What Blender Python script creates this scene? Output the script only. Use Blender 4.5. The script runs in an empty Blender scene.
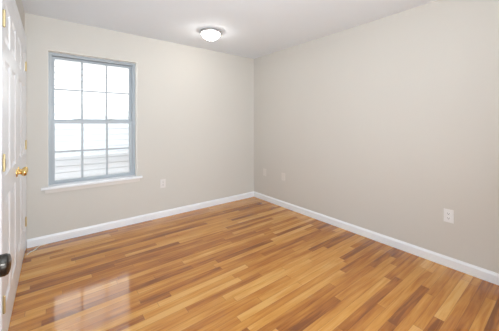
import bpy, bmesh, math, random
from mathutils import Vector, Matrix

# ------------------------------------------------------------------ camera, sky, sun, exposure
sc = bpy.context.scene
COL = sc.collection
ZC = 1.2746
cam_d = bpy.data.cameras.new('camera')
cam = bpy.data.objects.new('camera', cam_d); COL.objects.link(cam)
cam.location = (0, 0, ZC)
cam.rotation_euler = (math.pi / 2, 0, -0.66202)
cam_d.sensor_width = 36; cam_d.sensor_fit = 'HORIZONTAL'
cam_d.lens = 36 * 253.2 / 499
cam_d.shift_y = -(165.5 - 123.3) / 499
cam_d.clip_start = 0.02
sc.camera = cam

SKY = 1.32
SUN = 6.0
LAMP = 26.0
HALL_FILL = 130.0
BOUNCE_FILL = 58.0
sc.view_settings.view_transform = 'Standard'
sc.view_settings.look = 'None'
sc.view_settings.gamma = 1
sc.view_settings.use_curve_mapping = False
sc.view_settings.exposure = 0.08

world = bpy.data.worlds.new('overcast_sky'); sc.world = world
world.use_nodes = True
bg = world.node_tree.nodes['Background']
bg.inputs['Color'].default_value = (0.93, 0.93, 1.0, 1)
bg.inputs['Strength'].default_value = SKY

sun_d = bpy.data.lights.new('sun', 'SUN'); sun_d.energy = SUN; sun_d.angle = math.radians(9)
sun_d.color = (1, 0.97, 0.93)
sun = bpy.data.objects.new('sun', sun_d); COL.objects.link(sun)
sun.location = (0, -4, 9)
sun.rotation_euler = Vector((0.2, 1.0, -0.64)).to_track_quat('-Z', 'Y').to_euler()   # from over the roof onto the neighbour's siding

hall_d = bpy.data.lights.new('hall_fill', 'AREA'); hall_d.shape = 'RECTANGLE'
hall_d.size = 3.4; hall_d.size_y = 2.2; hall_d.energy = HALL_FILL; hall_d.color = (0.84, 0.93, 1.0)
hall = bpy.data.objects.new('hall_fill', hall_d); COL.objects.link(hall)        # added unseen fill, shining through the opening behind the viewer
hall.location = (0.5, -2.9, 1.3); hall.rotation_euler = (math.radians(90), 0, 0)

bounce_d = bpy.data.lights.new('bounce_fill', 'AREA'); bounce_d.shape = 'RECTANGLE'
bounce_d.size = 0.6; bounce_d.size_y = 0.6; bounce_d.energy = BOUNCE_FILL; bounce_d.color = (0.84, 0.93, 1.0)
bounce = bpy.data.objects.new('bounce_fill', bounce_d); COL.objects.link(bounce)   # added unseen fill, aimed forward and up at the ceiling
bounce.location = (0.1, -0.2, 1.5); bounce.rotation_euler = Vector((0.1, 0.65, 0.75)).to_track_quat('-Z', 'Y').to_euler()

# ------------------------------------------------------------------ helpers
def tag(o, label=None, cat=None, group=None, kind=None):
    if label: o['label'] = label
    if cat: o['category'] = cat
    if group: o['group'] = group
    if kind: o['kind'] = kind
    return o

def obj(name, bm, mat, parent=None, smooth=False):
    me = bpy.data.meshes.new(name)
    bmesh.ops.recalc_face_normals(bm, faces=bm.faces)
    bm.to_mesh(me); bm.free()
    if smooth:
        for p in me.polygons: p.use_smooth = True
        try: me.set_sharp_from_angle(angle=math.radians(40))
        except Exception: pass
    me.materials.append(mat)
    o = bpy.data.objects.new(name, me); COL.objects.link(o)
    if parent: o.parent = parent
    return o

def thing(name, loc, label, cat, group=None, kind=None, rotz=0):
    o = bpy.data.objects.new(name, None); COL.objects.link(o)
    o.empty_display_size = 0.1
    o.location = loc; o.rotation_euler = (0, 0, rotz)
    return tag(o, label, cat, group, kind)

def box(bm, x0, x1, y0, y1, z0, z1, bev=0.0):
    t = bmesh.new()
    bmesh.ops.create_cube(t, size=1)
    for v in t.verts:
        v.co = Vector(((x0 + x1) / 2 + v.co.x * (x1 - x0), (y0 + y1) / 2 + v.co.y * (y1 - y0), (z0 + z1) / 2 + v.co.z * (z1 - z0)))
    if bev:
        bmesh.ops.bevel(t, geom=list(t.edges), offset=bev, segments=2, affect='EDGES', profile=0.6)
    m = bpy.data.meshes.new('tmp'); t.to_mesh(m); t.free()
    bm.from_mesh(m); bpy.data.meshes.remove(m)

def lathe(bm, prof, origin, axis, n=32):
    """revolve (radius, distance) pairs about an axis through origin"""
    axis = Vector(axis).normalized()
    q = Vector((0, 0, 1)).rotation_difference(axis)
    rings = []
    for r, d in prof:
        if r < 1e-6:
            rings.append([bm.verts.new(Vector(origin) + q @ Vector((0, 0, d)))])
        else:
            rings.append([bm.verts.new(Vector(origin) + q @ Vector((r * math.cos(2 * math.pi * k / n), r * math.sin(2 * math.pi * k / n), d))) for k in range(n)])
    for a, b in zip(rings, rings[1:]):
        for k in range(n):
            k2 = (k + 1) % n
            if len(a) == 1 and len(b) == 1: continue
            if len(a) == 1: bm.faces.new((a[0], b[k], b[k2]))
            elif len(b) == 1: bm.faces.new((a[k], b[0], a[k2]))
            else: bm.faces.new((a[k], b[k], b[k2], a[k2]))

def sweep(bm, prof, path):
    """open profile [(out, up)] swept along straight path ends given as frames [(point, out_vec)]"""
    rows = []
    for p, o in path:
        rows.append([bm.verts.new(Vector(p) + Vector(o) * a + Vector((0, 0, b))) for a, b in prof])
    n = len(prof)
    for r0, r1 in zip(rows, rows[1:]):
        for i in range(n):
            j = (i + 1) % n
            bm.faces.new((r0[i], r0[j], r1[j], r1[i]))
    bm.faces.new(rows[0]); bm.faces.new(rows[-1])

def new_mat(name):
    m = bpy.data.materials.new(name); m.use_nodes = True
    return m, m.node_tree, m.node_tree.nodes['Principled BSDF']

def mat(name, col, rough=0.5, metal=0.0, spec=0.5, bump=0.0, scale=200, vary=0.0):
    m, nt, b = new_mat(name)
    b.inputs['Base Color'].default_value = (*col, 1)
    b.inputs['Roughness'].default_value = rough
    b.inputs['Metallic'].default_value = metal
    b.inputs['Specular IOR Level'].default_value = spec
    tc = nt.nodes.new('ShaderNodeTexCoord')
    if bump:
        n = nt.nodes.new('ShaderNodeTexNoise'); n.inputs['Scale'].default_value = scale; n.inputs['Detail'].default_value = 4
        bp = nt.nodes.new('ShaderNodeBump'); bp.inputs['Strength'].default_value = bump; bp.inputs['Distance'].default_value = 0.002
        nt.links.new(tc.outputs['Object'], n.inputs['Vector'])
        nt.links.new(n.outputs['Fac'], bp.inputs['Height']); nt.links.new(bp.outputs['Normal'], b.inputs['Normal'])
    if vary:
        n = nt.nodes.new('ShaderNodeTexNoise'); n.inputs['Scale'].default_value = 1.3; n.inputs['Detail'].default_value = 3
        nt.links.new(tc.outputs['Object'], n.inputs['Vector'])
        r = nt.nodes.new('ShaderNodeMapRange'); r.inputs['To Min'].default_value = 1 - vary; r.inputs['To Max'].default_value = 1 + vary
        nt.links.new(n.outputs['Fac'], r.inputs['Value'])
        mx = nt.nodes.new('ShaderNodeVectorMath'); mx.operation = 'SCALE'
        mx.inputs[0].default_value = col
        nt.links.new(r.outputs['Result'], mx.inputs['Scale']); nt.links.new(mx.outputs['Vector'], b.inputs['Base Color'])
    return m

# ------------------------------------------------------------------ materials
M_WALL = mat('beige_wall_paint', (0.62, 0.59, 0.543), 0.75, spec=0.25, bump=0.12, scale=180, vary=0.015)
M_CEIL = mat('white_ceiling_paint', (0.83, 0.87, 0.915), 0.9, spec=0.1, bump=0.1, scale=150)
M_TRIM = mat('white_trim_paint', (0.83, 0.84, 0.86), 0.35)
M_RETURN = mat('cream_return_paint', (0.93, 0.90, 0.84), 0.5)
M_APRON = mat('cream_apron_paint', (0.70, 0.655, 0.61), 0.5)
M_DOOR = mat('white_door_paint', (0.80, 0.80, 0.82), 0.3)
M_VINYL = mat('backlit_window_vinyl', (0.40, 0.435, 0.465), 0.4)  # white vinyl, its backlit grey put into the base colour
M_BRASS = mat('polished_brass', (0.80, 0.58, 0.24), 0.2, metal=1.0)
M_DULLBRASS = mat('aged_brass', (0.62, 0.50, 0.28), 0.4, metal=0.8)
M_BLACK = mat('dark_bronze', (0.045, 0.04, 0.035), 0.22, metal=0.9)
M_CHROME = mat('brushed_nickel', (0.55, 0.55, 0.56), 0.3, metal=1.0)
M_PLATE = mat('white_plastic', (0.80, 0.79, 0.78), 0.35)
M_PLATE2 = mat('off_white_plastic', (0.68, 0.64, 0.595), 0.4)
M_PLATE3 = mat('dulled_white_plastic', (0.73, 0.69, 0.665), 0.4)
M_SLOT = mat('dark_slot', (0.05, 0.05, 0.05), 0.6)
M_CABLE = mat('cream_cable', (0.78, 0.72, 0.62), 0.5)
M_SIDING = mat('white_vinyl_siding', (0.86, 0.87, 0.88), 0.6, bump=0.1, scale=60)
M_GROUND = mat('pale_concrete', (0.58, 0.57, 0.55), 0.9, bump=0.4, scale=40)

def glass_mat():
    m = bpy.data.materials.new('window_glass'); m.use_nodes = True
    nt = m.node_tree; nt.nodes.clear()
    o = nt.nodes.new('ShaderNodeOutputMaterial'); mx = nt.nodes.new('ShaderNodeMixShader')
    tr = nt.nodes.new('ShaderNodeBsdfTransparent'); gl = nt.nodes.new('ShaderNodeBsdfGlossy'); fr = nt.nodes.new('ShaderNodeFresnel')
    tr.inputs['Color'].default_value = (0.96, 0.98, 0.98, 1)
    gl.inputs['Roughness'].default_value = 0.02; fr.inputs['IOR'].default_value = 1.45
    ge = nt.nodes.new('ShaderNodeNewGeometry'); mr = nt.nodes.new('ShaderNodeMapRange')
    mr.inputs['To Min'].default_value = 1.45; mr.inputs['To Max'].default_value = 1 / 1.45      # same reflectance on both faces of the thin pane
    nt.links.new(ge.outputs['Backfacing'], mr.inputs['Value']); nt.links.new(mr.outputs['Result'], fr.inputs['IOR'])
    nt.links.new(fr.outputs[0], mx.inputs[0]); nt.links.new(tr.outputs[0], mx.inputs[1]); nt.links.new(gl.outputs[0], mx.inputs[2])
    nt.links.new(mx.outputs[0], o.inputs[0])
    return m
M_GLASS = glass_mat()

def lamp_mat():
    m, nt, b = new_mat('lit_frosted_glass')
    b.inputs['Base Color'].default_value = (0.9, 0.9, 0.88, 1)
    b.inputs['Roughness'].default_value = 0.4
    b.inputs['Emission Color'].default_value = (1.0, 0.96, 0.91, 1)
    b.inputs['Emission Strength'].default_value = LAMP
    return m
M_LAMP = lamp_mat()

PLANK_W = 0.0571
def floor_mat():
    m, nt, b = new_mat('oak_strip_floor')
    N, L = nt.nodes.new, nt.links.new
    def math_(op, a, c=None, c2=None):
        n = N('ShaderNodeMath'); n.operation = op
        for i, v in enumerate((a, c, c2)):
            if v is None: continue
            if isinstance(v, (int, float)): n.inputs[i].default_value = v
            else: L(v, n.inputs[i])
        return n.outputs[0]
    tc = N('ShaderNodeTexCoord'); sp = N('ShaderNodeSeparateXYZ'); L(tc.outputs['Object'], sp.inputs[0])
    x, y = sp.outputs['X'], sp.outputs['Y']
    yr = math_('DIVIDE', y, PLANK_W)
    row = math_('FLOOR', yr); fy = math_('FRACT', yr)
    w1 = N('ShaderNodeTexWhiteNoise'); w1.noise_dimensions = '1D'; L(row, w1.inputs['W'])
    w1b = N('ShaderNodeTexWhiteNoise'); w1b.noise_dimensions = '1D'; L(math_('ADD', row, 77.3), w1b.inputs['W'])
    plen = math_('MULTIPLY_ADD', w1b.outputs['Value'], 0.9, 0.55)          # board length 0.55-1.3 m, per row
    xr = math_('ADD', math_('DIVIDE', x, plen), math_('MULTIPLY', w1.outputs['Value'], 9.7))
    colm = math_('FLOOR', xr); fx = math_('FRACT', xr)
    cv = N('ShaderNodeCombineXYZ'); L(row, cv.inputs[0]); L(colm, cv.inputs[1])
    w2 = N('ShaderNodeTexWhiteNoise'); w2.noise_dimensions = '2D'; L(cv.outputs[0], w2.inputs['Vector'])
    rnd = w2.outputs['Value']; rc = N('ShaderNodeSeparateColor'); L(w2.outputs['Color'], rc.inputs[0])
    # grain
    gv = N('ShaderNodeCombineXYZ')
    L(math_('MULTIPLY', x, 2.2), gv.inputs[0]); L(math_('MULTIPLY', y, 34), gv.inputs[1])
    L(math_('MULTIPLY', rnd, 60), gv.inputs[2])
    g = N('ShaderNodeTexNoise'); g.inputs['Scale'].default_value = 1.0; g.inputs['Detail'].default_value = 5; g.inputs['Roughness'].default_value = 0.6
    g.inputs['Distortion'].default_value = 0.6
    L(gv.outputs[0], g.inputs['Vector'])
    gv2 = N('ShaderNodeCombineXYZ')
    L(math_('MULTIPLY', x, 3.0), gv2.inputs[0]); L(math_('MULTIPLY', y, 11), gv2.inputs[1]); L(math_('MULTIPLY', rc.outputs[1], 90), gv2.inputs[2])
    g2 = N('ShaderNodeTexNoise'); g2.inputs['Scale'].default_value = 1.0; g2.inputs['Detail'].default_value = 2
    L(gv2.outputs[0], g2.inputs['Vector'])
    # tone = board tone + grain + cloud
    t = math_('ADD', math_('MULTIPLY_ADD', rnd, 0.86, 0.06), math_('MULTIPLY', math_('SUBTRACT', g.outputs['Fac'], 0.5), 1.35))
    t = math_('ADD', t, math_('MULTIPLY', math_('SUBTRACT', g2.outputs['Fac'], 0.5), 0.55))
    ramp = N('ShaderNodeValToRGB'); e = ramp.color_ramp.elements
    e[0].position = 0.0; e[0].color = (0.22, 0.062, 0.007, 1)
    e[1].position = 1.0; e[1].color = (0.70, 0.37, 0.10, 1)
    for p, c in ((0.22, (0.38, 0.125, 0.014, 1)), (0.5, (0.51, 0.20, 0.028, 1)), (0.78, (0.62, 0.285, 0.054, 1))):
        k = e.new(p); k.color = c
    L(t, ramp.inputs[0])
    # seams
    sy = math_('MINIMUM', fy, math_('SUBTRACT', 1.0, fy))
    sx = math_('MULTIPLY', math_('MINIMUM', fx, math_('SUBTRACT', 1.0, fx)), plen)
    seam = math_('MAXIMUM', math_('LESS_THAN', sy, 0.014), math_('LESS_THAN', sx, 0.0012))
    mx = N('ShaderNodeMix'); mx.data_type = 'RGBA'
    L(math_('MULTIPLY', seam, 0.6), mx.inputs['Factor']); L(ramp.outputs['Color'], mx.inputs[6]); mx.inputs[7].default_value = (0.10, 0.035, 0.01, 1)
    L(mx.outputs[2], b.inputs['Base Color'])
    rg = math_('MULTIPLY_ADD', g.outputs['Fac'], 0.06, 0.07)
    L(rg, b.inputs['Roughness'])
    b.inputs['Specular IOR Level'].default_value = 0.9
    bp = N('ShaderNodeBump'); bp.inputs['Strength'].default_value = 0.25; bp.inputs['Distance'].default_value = 0.0006
    L(math_('SUBTRACT', math_('MULTIPLY', g2.outputs['Fac'], 0.5), seam), bp.inputs['Height']); L(bp.outputs['Normal'], b.inputs['Normal'])
    return m
M_FLOOR = floor_mat()

# ------------------------------------------------------------------ room shell
XL, XR, YB, YF, H = -0.220, 2.782, 3.4415, -0.45, 2.40
WX0, WX1, WZ0, WZ1 = -0.036, 0.858, 0.575, 2.058      # window hole
WT = 0.20                                             # window wall thickness

bm = bmesh.new(); box(bm, XL - 1.3, XR + 0.12, -3.4, YB + WT, -0.12, 0)
tag(obj('floor', bm, M_FLOOR), 'glossy honey oak strip floor covering the whole room', 'floor', kind='structure')
bm = bmesh.new(); box(bm, XL - 1.3, XR + 0.12, -3.4, YB + WT, H, H + 0.2)
tag(obj('ceiling', bm, M_CEIL), 'plain white painted ceiling over the room', 'ceiling', kind='structure')

bm = bmesh.new()
box(bm, XL - 0.14, WX0, YB, YB + WT, 0, H); box(bm, WX1, XR + 0.12, YB, YB + WT, 0, H)
box(bm, WX0, WX1, YB, YB + WT, 0, WZ0); box(bm, WX0, WX1, YB, YB + WT, WZ1, H)
tag(obj('wall_back', bm, M_WALL), 'beige painted wall that holds the window', 'wall', kind='structure')
bm = bmesh.new(); box(bm, XR, XR + 0.12, YF - 0.12, YB, 0, H)
tag(obj('wall_right', bm, M_WALL), 'long blank beige wall on the right side', 'wall', kind='structure')
bm = bmesh.new()  # wide opening added so the fill behind can reach the room
box(bm, XL - 0.14, -0.1, YF - 0.12, YF, 0, H); box(bm, 1.9, XR, YF - 0.12, YF, 0, H); box(bm, -0.1, 1.9, YF - 0.12, YF, 2.16, H)
tag(obj('wall_front', bm, M_WALL), 'beige wall behind the viewer, its wide opening added for fill light', 'wall', kind='structure')

bm = bmesh.new()  # unseen enclosure added to block the sun and hold the fill
box(bm, XL - 1.3, XR + 0.12, -3.4, -3.3, 0, H); box(bm, XL - 1.3, XL - 1.2, -3.3, YF, 0, H); box(bm, XR, XR + 0.12, -3.3, YF - 0.12, 0, H); box(bm, XL - 1.2, XL - 0.14, YF - 0.12, YF, 0, H)
tag(obj('wall_sun_block', bm, M_WALL), 'beige hall walls added behind the viewer to keep the sun out', 'wall', kind='structure')

# left wall: a closet recess and an entry door recess
CY0, CY1, CZ = 1.900, 3.381, 2.100
EY0, EY1 = 0.265, 1.035
bm = bmesh.new()
box(bm, XL - 0.14, XL - 0.075, YF, YB, 0, H)
for a, b_, z0, z1 in ((YF, EY0, 0, H), (EY0, EY1, CZ, H), (EY1, CY0, 0, H), (CY0, CY1, CZ, H), (CY1, YB, 0, H)):
    box(bm, XL - 0.075, XL, a, b_, z0, z1)
tag(obj('wall_left', bm, M_WALL), 'beige wall around the white panel doors on the left', 'wall', kind='structure')

# baseboards
BB = [(0.0, 0.0), (0.014, 0.0), (0.014, 0.066), (0.011, 0.074), (0.007, 0.080), (0.005, 0.087), (0.0, 0.087)]
def baseboard(name, pts, label):
    bm = bmesh.new(); sweep(bm, BB, pts)
    return tag(obj(name, bm, M_TRIM), label, 'baseboard', kind='structure')
baseboard('baseboard_back', [((XL + 0.017, YB, 0), (0, -1, 0)), ((XR, YB, 0), (-1, -1, 0))], 'white baseboard under the window')
baseboard('baseboard_right', [((XR, YB, 0), (-1, -1, 0)), ((XR, YF, 0), (-1, 1, 0))], 'white baseboard along the right wall')
baseboard('baseboard_front', [((XR, YF, 0), (-1, 1, 0)), ((1.9, YF, 0), (0, 1, 0))], 'white baseboard behind the viewer')
baseboard('baseboard_left', [((XL, CY0 - 0.0605, 0), (1, 0, 0)), ((XL, EY1 + 0.0605, 0), (1, 0, 0))], 'white baseboard between the doors on the left wall')

# door casings (moulded, on the left wall)
def casing(name, y0, y1, ztop, label, wid=0.058):
    prof = [(0.0, 0.0), (0.0, 0.006), (0.010, 0.009), (0.022, 0.008), (0.040, 0.011), (0.052, 0.012), (wid, 0.010), (wid, 0.0)]   # (away from opening, thickness)
    bm = bmesh.new()
    rows = []
    for (y, z, dy, dz) in ((y0, 0, -1, 0), (y0, ztop, -1, 1), (y1, ztop, 1, 1), (y1, 0, 1, 0)):
        rows.append([bm.verts.new((XL + t, y + dy * a, z + dz * a)) for a, t in prof])
    for r0, r1 in zip(rows, rows[1:]):
        for i in range(len(prof)):
            j = (i + 1) % len(prof)
            bm.faces.new((r0[i], r0[j], r1[j], r1[i]))
    bm.faces.new(rows[0]); bm.faces.new(rows[-1])
    return tag(obj(name, bm, M_TRIM), label, 'door casing', kind='structure')
casing('trim_1', CY0, CY1, CZ, 'white moulded casing framing the pair of closet doors')
casing('trim_2', EY0, EY1, CZ, 'white moulded casing of the door with the black knob')

# ------------------------------------------------------------------ panel doors
def leaf_bm(w, h, t=0.035):
    """six panel leaf: spans y 0..w, z 0..h, face at x=0 looking +x, back at x=-t"""
    bm = bmesh.new()
    st = 0.095; mu = 0.085; pw = (w - 2 * st - mu) / 2
    ys = [0, st, st + pw, st + pw + mu, w - st, w]
    zs = [0, 0.215, 0.835, 0.965, 1.63, 1.725, 1.955, h]
    for side in (0, 1):
        X = (lambda d: -d) if side == 0 else (lambda d: -t + d)
        for i in range(5):
            for j in range(7):
                a, b, c, d = ys[i], ys[i + 1], zs[j], zs[j + 1]
                if i in (1, 3) and j in (1, 3, 5):
                    loops = []
                    for ins, dep in ((0, 0), (0.006, 0.004), (0.016, 0.010), (0.024, 0.010), (0.048, 0.003)):
                        loops.append([bm.verts.new((X(dep), yy, zz)) for yy, zz in ((a + ins, c + ins), (b - ins, c + ins), (b - ins, d - ins), (a + ins, d - ins))])
                    for l0, l1 in zip(loops, loops[1:]):
                        for k in range(4):
                            k2 = (k + 1) % 4
                            bm.faces.new((l0[k], l0[k2], l1[k2], l1[k]))
                    bm.faces.new(loops[-1])
                else:
                    bm.faces.new([bm.verts.new((X(0), yy, zz)) for yy, zz in ((a, c), (b, c), (b, d), (a, d))])
    for i in range(5):
        for zz in (0, h):
            bm.faces.new([bm.verts.new(p) for p in ((0, ys[i], zz), (0, ys[i + 1], zz), (-t, ys[i + 1], zz), (-t, ys[i], zz))])
    for j in range(7):
        for yy in (0, w):
            bm.faces.new([bm.verts.new(p) for p in ((0, yy, zs[j]), (0, yy, zs[j + 1]), (-t, yy, zs[j + 1]), (-t, yy, zs[j]))])
    bmesh.ops.remove_doubles(bm, verts=bm.verts, dist=1e-5)
    return bm

KNOB = [(0.0, 0.0), (0.031, 0.0), (0.031, 0.003), (0.027, 0.008), (0.014, 0.010), (0.011, 0.014), (0.011, 0.022), (0.017, 0.027), (0.024, 0.034), (0.0275, 0.043), (0.027, 0.051), (0.022, 0.058), (0.010, 0.0615), (0.0, 0.062)]
KNOB2 = [(0.0, 0.0), (0.032, 0.0), (0.032, 0.004), (0.014, 0.009), (0.011, 0.014), (0.012, 0.022), (0.022, 0.027), (0.0275, 0.032), (0.029, 0.040), (0.029, 0.052), (0.026, 0.058), (0.019, 0.0605), (0.0, 0.062)]
def hinge_bm(y, z, sgn):
    bm = bmesh.new()
    lathe(bm, [(0, -0.049), (0.0035, -0.049), (0.006, -0.044), (0.0065, -0.044), (0.0065, 0.044), (0.006, 0.044), (0.0035, 0.049), (0, 0.049)], (0.0065, y, z), (0, 0, 1), 12)
    box(bm, -0.0005, 0.0015, y + 0.0 if sgn > 0 else y - 0.016, y + 0.016 if sgn > 0 else y, z - 0.044, z + 0.044)
    return bm

def door(name, y0, w, hinge_low, knob_mat, hinge_mat, label, h=2.086, z0=0.010, knob_z=0.90, rot=0, x=None, backset=0.055, both=False):
    x = XL + 0.0075 if x is None else x
    root = thing(name, (x, y0, z0), label, 'door', kind='structure', rotz=rot)
    obj('leaf', leaf_bm(w, h), M_DOOR, root)
    ky = w - backset if hinge_low else backset
    bm = bmesh.new(); lathe(bm, KNOB2 if knob_mat is M_BLACK else KNOB, (0, ky, knob_z - z0), (1, 0, 0)); tag(obj('knob', bm, knob_mat, root, True), 'black knob' if knob_mat is M_BLACK else 'polished brass knob')
    if both:
        bm = bmesh.new(); lathe(bm, [(r * .5 if False else r, d * 0.55) for r, d in KNOB], (-0.035, ky, knob_z - z0), (-1, 0, 0)); obj('knob', bm, knob_mat, root, True)
    for hz in (1.845, 1.06, 0.29):
        hy = -0.001 if hinge_low else w + 0.001
        tag(obj('hinge', hinge_bm(hy, hz - z0, 1 if hinge_low else -1), hinge_mat, root, True), 'brass hinge')
    return root
LW = (CY1 - CY0 - 0.012) / 2
door('door_1', CY1 - 0.004 - LW, LW, False, M_BRASS, M_DULLBRASS, 'white six panel closet door hinged beside the window wall corner')
door('door_2', CY0 + 0.004, LW, True, M_BRASS, M_DULLBRASS, 'white six panel closet door hinged at the left edge of the photo')
door('door_3', EY0 + 0.004, EY1 - EY0 - 0.008, True, M_BLACK, M_BLACK, 'white panel door just out of frame whose black knob shows at lower left', knob_z=0.885, rot=-math.radians(4.9), backset=0.06)

# ------------------------------------------------------------------ window
RY = YB + 0.09                  # room face of the vinyl frame
win = thing('window_1', ((WX0 + WX1) / 2, YB, WZ0), 'double hung window with grilles coloured a backlit grey and white sill', 'window', kind='structure')
def wobj(name, bm, m, parent=None, smooth=False, label=None):
    o = obj(name, bm, m, None, smooth)
    p = parent or win
    o.parent = p
    o.location = -(Vector(win.location)) if p is win else Vector((0, 0, 0))
    if label: o['label'] = label
    return o
GX0, GX1 = 0.023, 0.790          # glass opening
bm = bmesh.new()
box(bm, WX0, WX0 + 0.003, YB + 0.001, RY + 0.01, WZ0 + 0.02, WZ1); box(bm, WX1 - 0.003, WX1, YB + 0.001, RY + 0.01, WZ0 + 0.02, WZ1)
box(bm, WX0, WX1, YB + 0.001, RY + 0.01, WZ1 - 0.003, WZ1)
wobj('recess_lining', bm, M_RETURN, label='cream painted recess edges')
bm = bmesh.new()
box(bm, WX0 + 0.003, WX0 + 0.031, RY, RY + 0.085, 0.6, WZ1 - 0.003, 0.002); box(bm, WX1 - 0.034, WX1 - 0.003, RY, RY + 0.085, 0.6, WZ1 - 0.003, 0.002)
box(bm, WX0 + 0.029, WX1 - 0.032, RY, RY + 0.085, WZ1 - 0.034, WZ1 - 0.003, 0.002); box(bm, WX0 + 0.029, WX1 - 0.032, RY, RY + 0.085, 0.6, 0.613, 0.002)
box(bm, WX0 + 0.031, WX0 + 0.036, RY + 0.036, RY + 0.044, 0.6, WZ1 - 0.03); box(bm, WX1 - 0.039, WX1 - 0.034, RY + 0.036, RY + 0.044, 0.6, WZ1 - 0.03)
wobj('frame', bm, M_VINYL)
def sash(name, ya, yb, z0, gz0, gz1, z1, label):
    bm = bmesh.new()
    sx0, sx1 = WX0 + 0.032, WX1 - 0.035
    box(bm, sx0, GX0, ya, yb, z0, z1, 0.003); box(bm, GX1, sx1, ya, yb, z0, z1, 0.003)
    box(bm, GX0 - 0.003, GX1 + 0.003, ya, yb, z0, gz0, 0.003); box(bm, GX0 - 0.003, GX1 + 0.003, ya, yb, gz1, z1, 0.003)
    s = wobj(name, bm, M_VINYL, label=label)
    ym = (ya + yb) / 2
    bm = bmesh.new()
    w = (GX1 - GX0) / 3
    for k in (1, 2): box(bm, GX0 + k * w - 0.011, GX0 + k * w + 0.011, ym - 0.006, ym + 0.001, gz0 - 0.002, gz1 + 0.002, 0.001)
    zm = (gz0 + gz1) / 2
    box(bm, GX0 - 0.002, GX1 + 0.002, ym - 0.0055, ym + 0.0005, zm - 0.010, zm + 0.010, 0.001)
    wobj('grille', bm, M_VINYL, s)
    bm = bmesh.new()
    box(bm, GX0 - 0.002, GX1 + 0.002, ym + 0.002, ym + 0.006, gz0 - 0.002, gz1 + 0.002)
    wobj('glass', bm, M_GLASS, s)
    return s
sash('upper_sash', RY + 0.046, RY + 0.076, 1.283, 1.322, 1.995, 2.022, 'upper sash')
low = sash('lower_sash', RY + 0.004, RY + 0.034, 0.614, 0.638, 1.272, 1.306, 'lower sash')
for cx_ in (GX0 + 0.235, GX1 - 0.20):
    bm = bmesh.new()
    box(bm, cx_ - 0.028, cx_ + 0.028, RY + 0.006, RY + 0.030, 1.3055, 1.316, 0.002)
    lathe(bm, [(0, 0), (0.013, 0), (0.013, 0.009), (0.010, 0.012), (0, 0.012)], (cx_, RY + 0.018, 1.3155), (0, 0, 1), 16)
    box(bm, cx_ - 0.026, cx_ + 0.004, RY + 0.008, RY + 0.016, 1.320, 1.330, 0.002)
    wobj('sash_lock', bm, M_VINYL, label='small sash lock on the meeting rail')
bm = bmesh.new()
box(bm, WX0 + 0.002, WX1 - 0.002, YB - 0.001, RY + 0.005, 0.577, 0.598)
box(bm, -0.093, 0.917, YB - 0.034, YB - 0.0003, 0.573, 0.598, 0.005)
wobj('window_sill', bm, M_TRIM, label='white sill with rounded front edge')
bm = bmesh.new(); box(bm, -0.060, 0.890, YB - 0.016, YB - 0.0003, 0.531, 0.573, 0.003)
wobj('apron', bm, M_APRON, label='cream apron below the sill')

# ------------------------------------------------------------------ ceiling light
cl = thing('ceiling_light', (1.535, 2.74, H), 'round lit frosted glass ceiling light with nickel rim', 'ceiling light')
bm = bmesh.new(); lathe(bm, [(0.0, -0.0005), (0.130, -0.0005), (0.133, -0.006), (0.135, -0.026), (0.131, -0.033), (0.118, -0.035), (0.110, -0.028), (0.0, -0.022)], (0, 0, 0), (0, 0, 1), 64)
obj('rim', bm, M_CHROME, cl, True)
prof = [(0.112, -0.026)] + [(0.112 * math.cos(a) ** 1.25, -0.030 - 0.078 * math.sin(a)) for a in [i * math.pi / 2 / 14 for i in range(14)]] + [(0.0, -0.108)]
bm = bmesh.new(); lathe(bm, prof, (0, 0, 0), (0, 0, 1), 64)
obj('glass_shade', bm, M_LAMP, cl, True)
bm = bmesh.new(); lathe(bm, [(0, -0.106), (0.012, -0.107), (0.012, -0.110), (0.006, -0.113), (0.007, -0.118), (0.005, -0.123), (0, -0.125)], (0, 0, 0), (0, 0, 1), 20)
obj('finial', bm, M_CHROME, cl, True)

# ------------------------------------------------------------------ outlets and wall plates
def outlet(loc, rotz, label, m, kind):
    """face looks along local -y, back on the wall"""
    root = thing('electrical_outlet' if kind == 'duplex' else 'wall_plate', loc, label, 'outlet' if kind == 'duplex' else 'wall plate', rotz=rotz)
    bm = bmesh.new(); box(bm, -0.036, 0.036, -0.006, -0.0002, -0.058, 0.058, 0.0025); obj('cover_plate', bm, m, root)
    if kind == 'duplex':
        for s in (-1, 1):
            bm = bmesh.new()
            lathe(bm, [(0, 0), (0.0172, 0), (0.0172, 0.002), (0.016, 0.003), (0, 0.003)], (0, -0.0055, s * 0.0195), (0, -1, 0), 24)
            for v in bm.verts: v.co.z = s * 0.0195 + max(-0.0135, min(0.0135, v.co.z - s * 0.0195))
            r = obj('receptacle', bm, m, root)
            bm = bmesh.new()
            box(bm, -0.0078, -0.0052, -0.0092, -0.0086, s * 0.0195 - 0.001, s * 0.0195 + 0.008)
            box(bm, 0.0052, 0.0078, -0.0092, -0.0086, s * 0.0195 - 0.0005, s * 0.0195 + 0.007)
            box(bm, -0.0027, 0.0027, -0.0092, -0.0086, s * 0.0195 - 0.009, s * 0.0195 - 0.004)
            obj('slot', bm, M_SLOT, r)
        spots = (0,)
    else:
        spots = (-0.042, 0.042)
    for z in spots:
        bm = bmesh.new(); lathe(bm, [(0, 0), (0.0034, 0), (0.003, 0.0012), (0, 0.0015)], (0, -0.0058, z), (0, -1, 0), 12)
        obj('screw', bm, m, root)
    return root
outlet((XR, 0.687, 0.452), math.radians(-90), 'white duplex outlet on the right wall towards the right edge', M_PLATE, 'duplex')
outlet((1.188, YB, 0.456), 0, 'white duplex outlet on the window wall right of the sill', M_PLATE3, 'duplex')
outlet((XR, 2.727, 0.458), math.radians(-90), 'pale blank plate low on right wall, further from the room corner', M_PLATE2, 'blank')
outlet((XR, 3.157, 0.462), math.radians(-90), 'pale blank plate low on right wall, closest to the room corner', M_PLATE2, 'blank')

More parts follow.
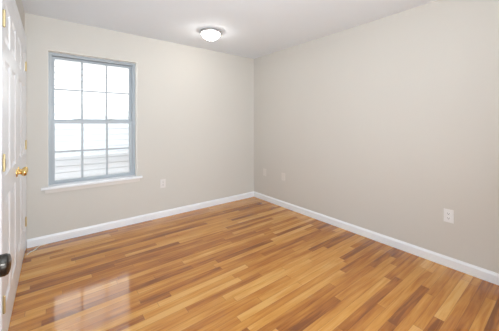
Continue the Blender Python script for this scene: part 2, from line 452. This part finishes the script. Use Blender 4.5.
# ------------------------------------------------------------------ cable on the floor by the closet door
pts = [(-0.192, 3.25), (-0.175, 3.29), (-0.150, 3.31), (-0.130, 3.335), (-0.118, 3.38), (-0.095, 3.405), (-0.055, 3.415)]
def catmull(p, n=6):
    out = []
    for i in range(len(p) - 1):
        a, b_, c, d = (Vector(p[max(i - 1, 0)]), Vector(p[i]), Vector(p[i + 1]), Vector(p[min(i + 2, len(p) - 1)]))
        for k in range(n):
            t = k / n
            out.append(0.5 * ((2 * b_) + (c - a) * t + (2 * a - 5 * b_ + 4 * c - d) * t * t + (3 * b_ - a - 3 * c + d) * t ** 3))
    return out + [Vector(p[-1])]
cpts = catmull(pts); CR = 0.0045
bm = bmesh.new(); rings = []
for i, p in enumerate(cpts):
    d = (cpts[min(i + 1, len(cpts) - 1)] - cpts[max(i - 1, 0)]).normalized()
    sd = Vector((d.y, -d.x, 0))
    rings.append([bm.verts.new(Vector((p.x, p.y, CR + 0.0002)) + sd * CR * math.cos(k * math.pi / 5) + Vector((0, 0, CR * math.sin(k * math.pi / 5)))) for k in range(10)])
for r0, r1 in zip(rings, rings[1:]):
    for k in range(10): bm.faces.new((r0[k], r0[(k + 1) % 10], r1[(k + 1) % 10], r1[k]))
bm.faces.new(rings[0]); bm.faces.new(rings[-1])
co = obj('cable', bm, M_CABLE, smooth=True)
tag(co, 'short cream cable curling on the floor beside the closet door', 'cable')

# ------------------------------------------------------------------ outside
YN = 5.35
bm = bmesh.new()
P = 0.105
z = -0.5
prof = []
while z < 4.6:
    prof += [(-0.018, z), (-0.006, z + P - 0.010), (0.010, z + P - 0.010), (0.010, z + P)]
    z += P
rows = []
for xx in (-4.0, 5.0):
    rows.append([bm.verts.new((xx, YN + a, b)) for a, b in prof] + [bm.verts.new((xx, YN + 0.15, prof[-1][1])), bm.verts.new((xx, YN + 0.15, prof[0][1]))])
n = len(rows[0])
for i in range(n):
    j = (i + 1) % n
    bm.faces.new((rows[0][i], rows[0][j], rows[1][j], rows[1][i]))
bm.faces.new(rows[0]); bm.faces.new(rows[1])
nb = thing('neighboring_house', (0.5, YN, -0.5), 'white lap sided house wall seen through the window', 'house')
o = obj('siding', bm, M_SIDING, nb); o.location = (-0.5, -YN, 0.5)
bm = bmesh.new(); box(bm, -8, 9, YB + WT, 12, -0.62, -0.5)
tag(obj('ground', bm, M_GROUND), 'ground between the houses outside the window', 'ground', kind='structure')
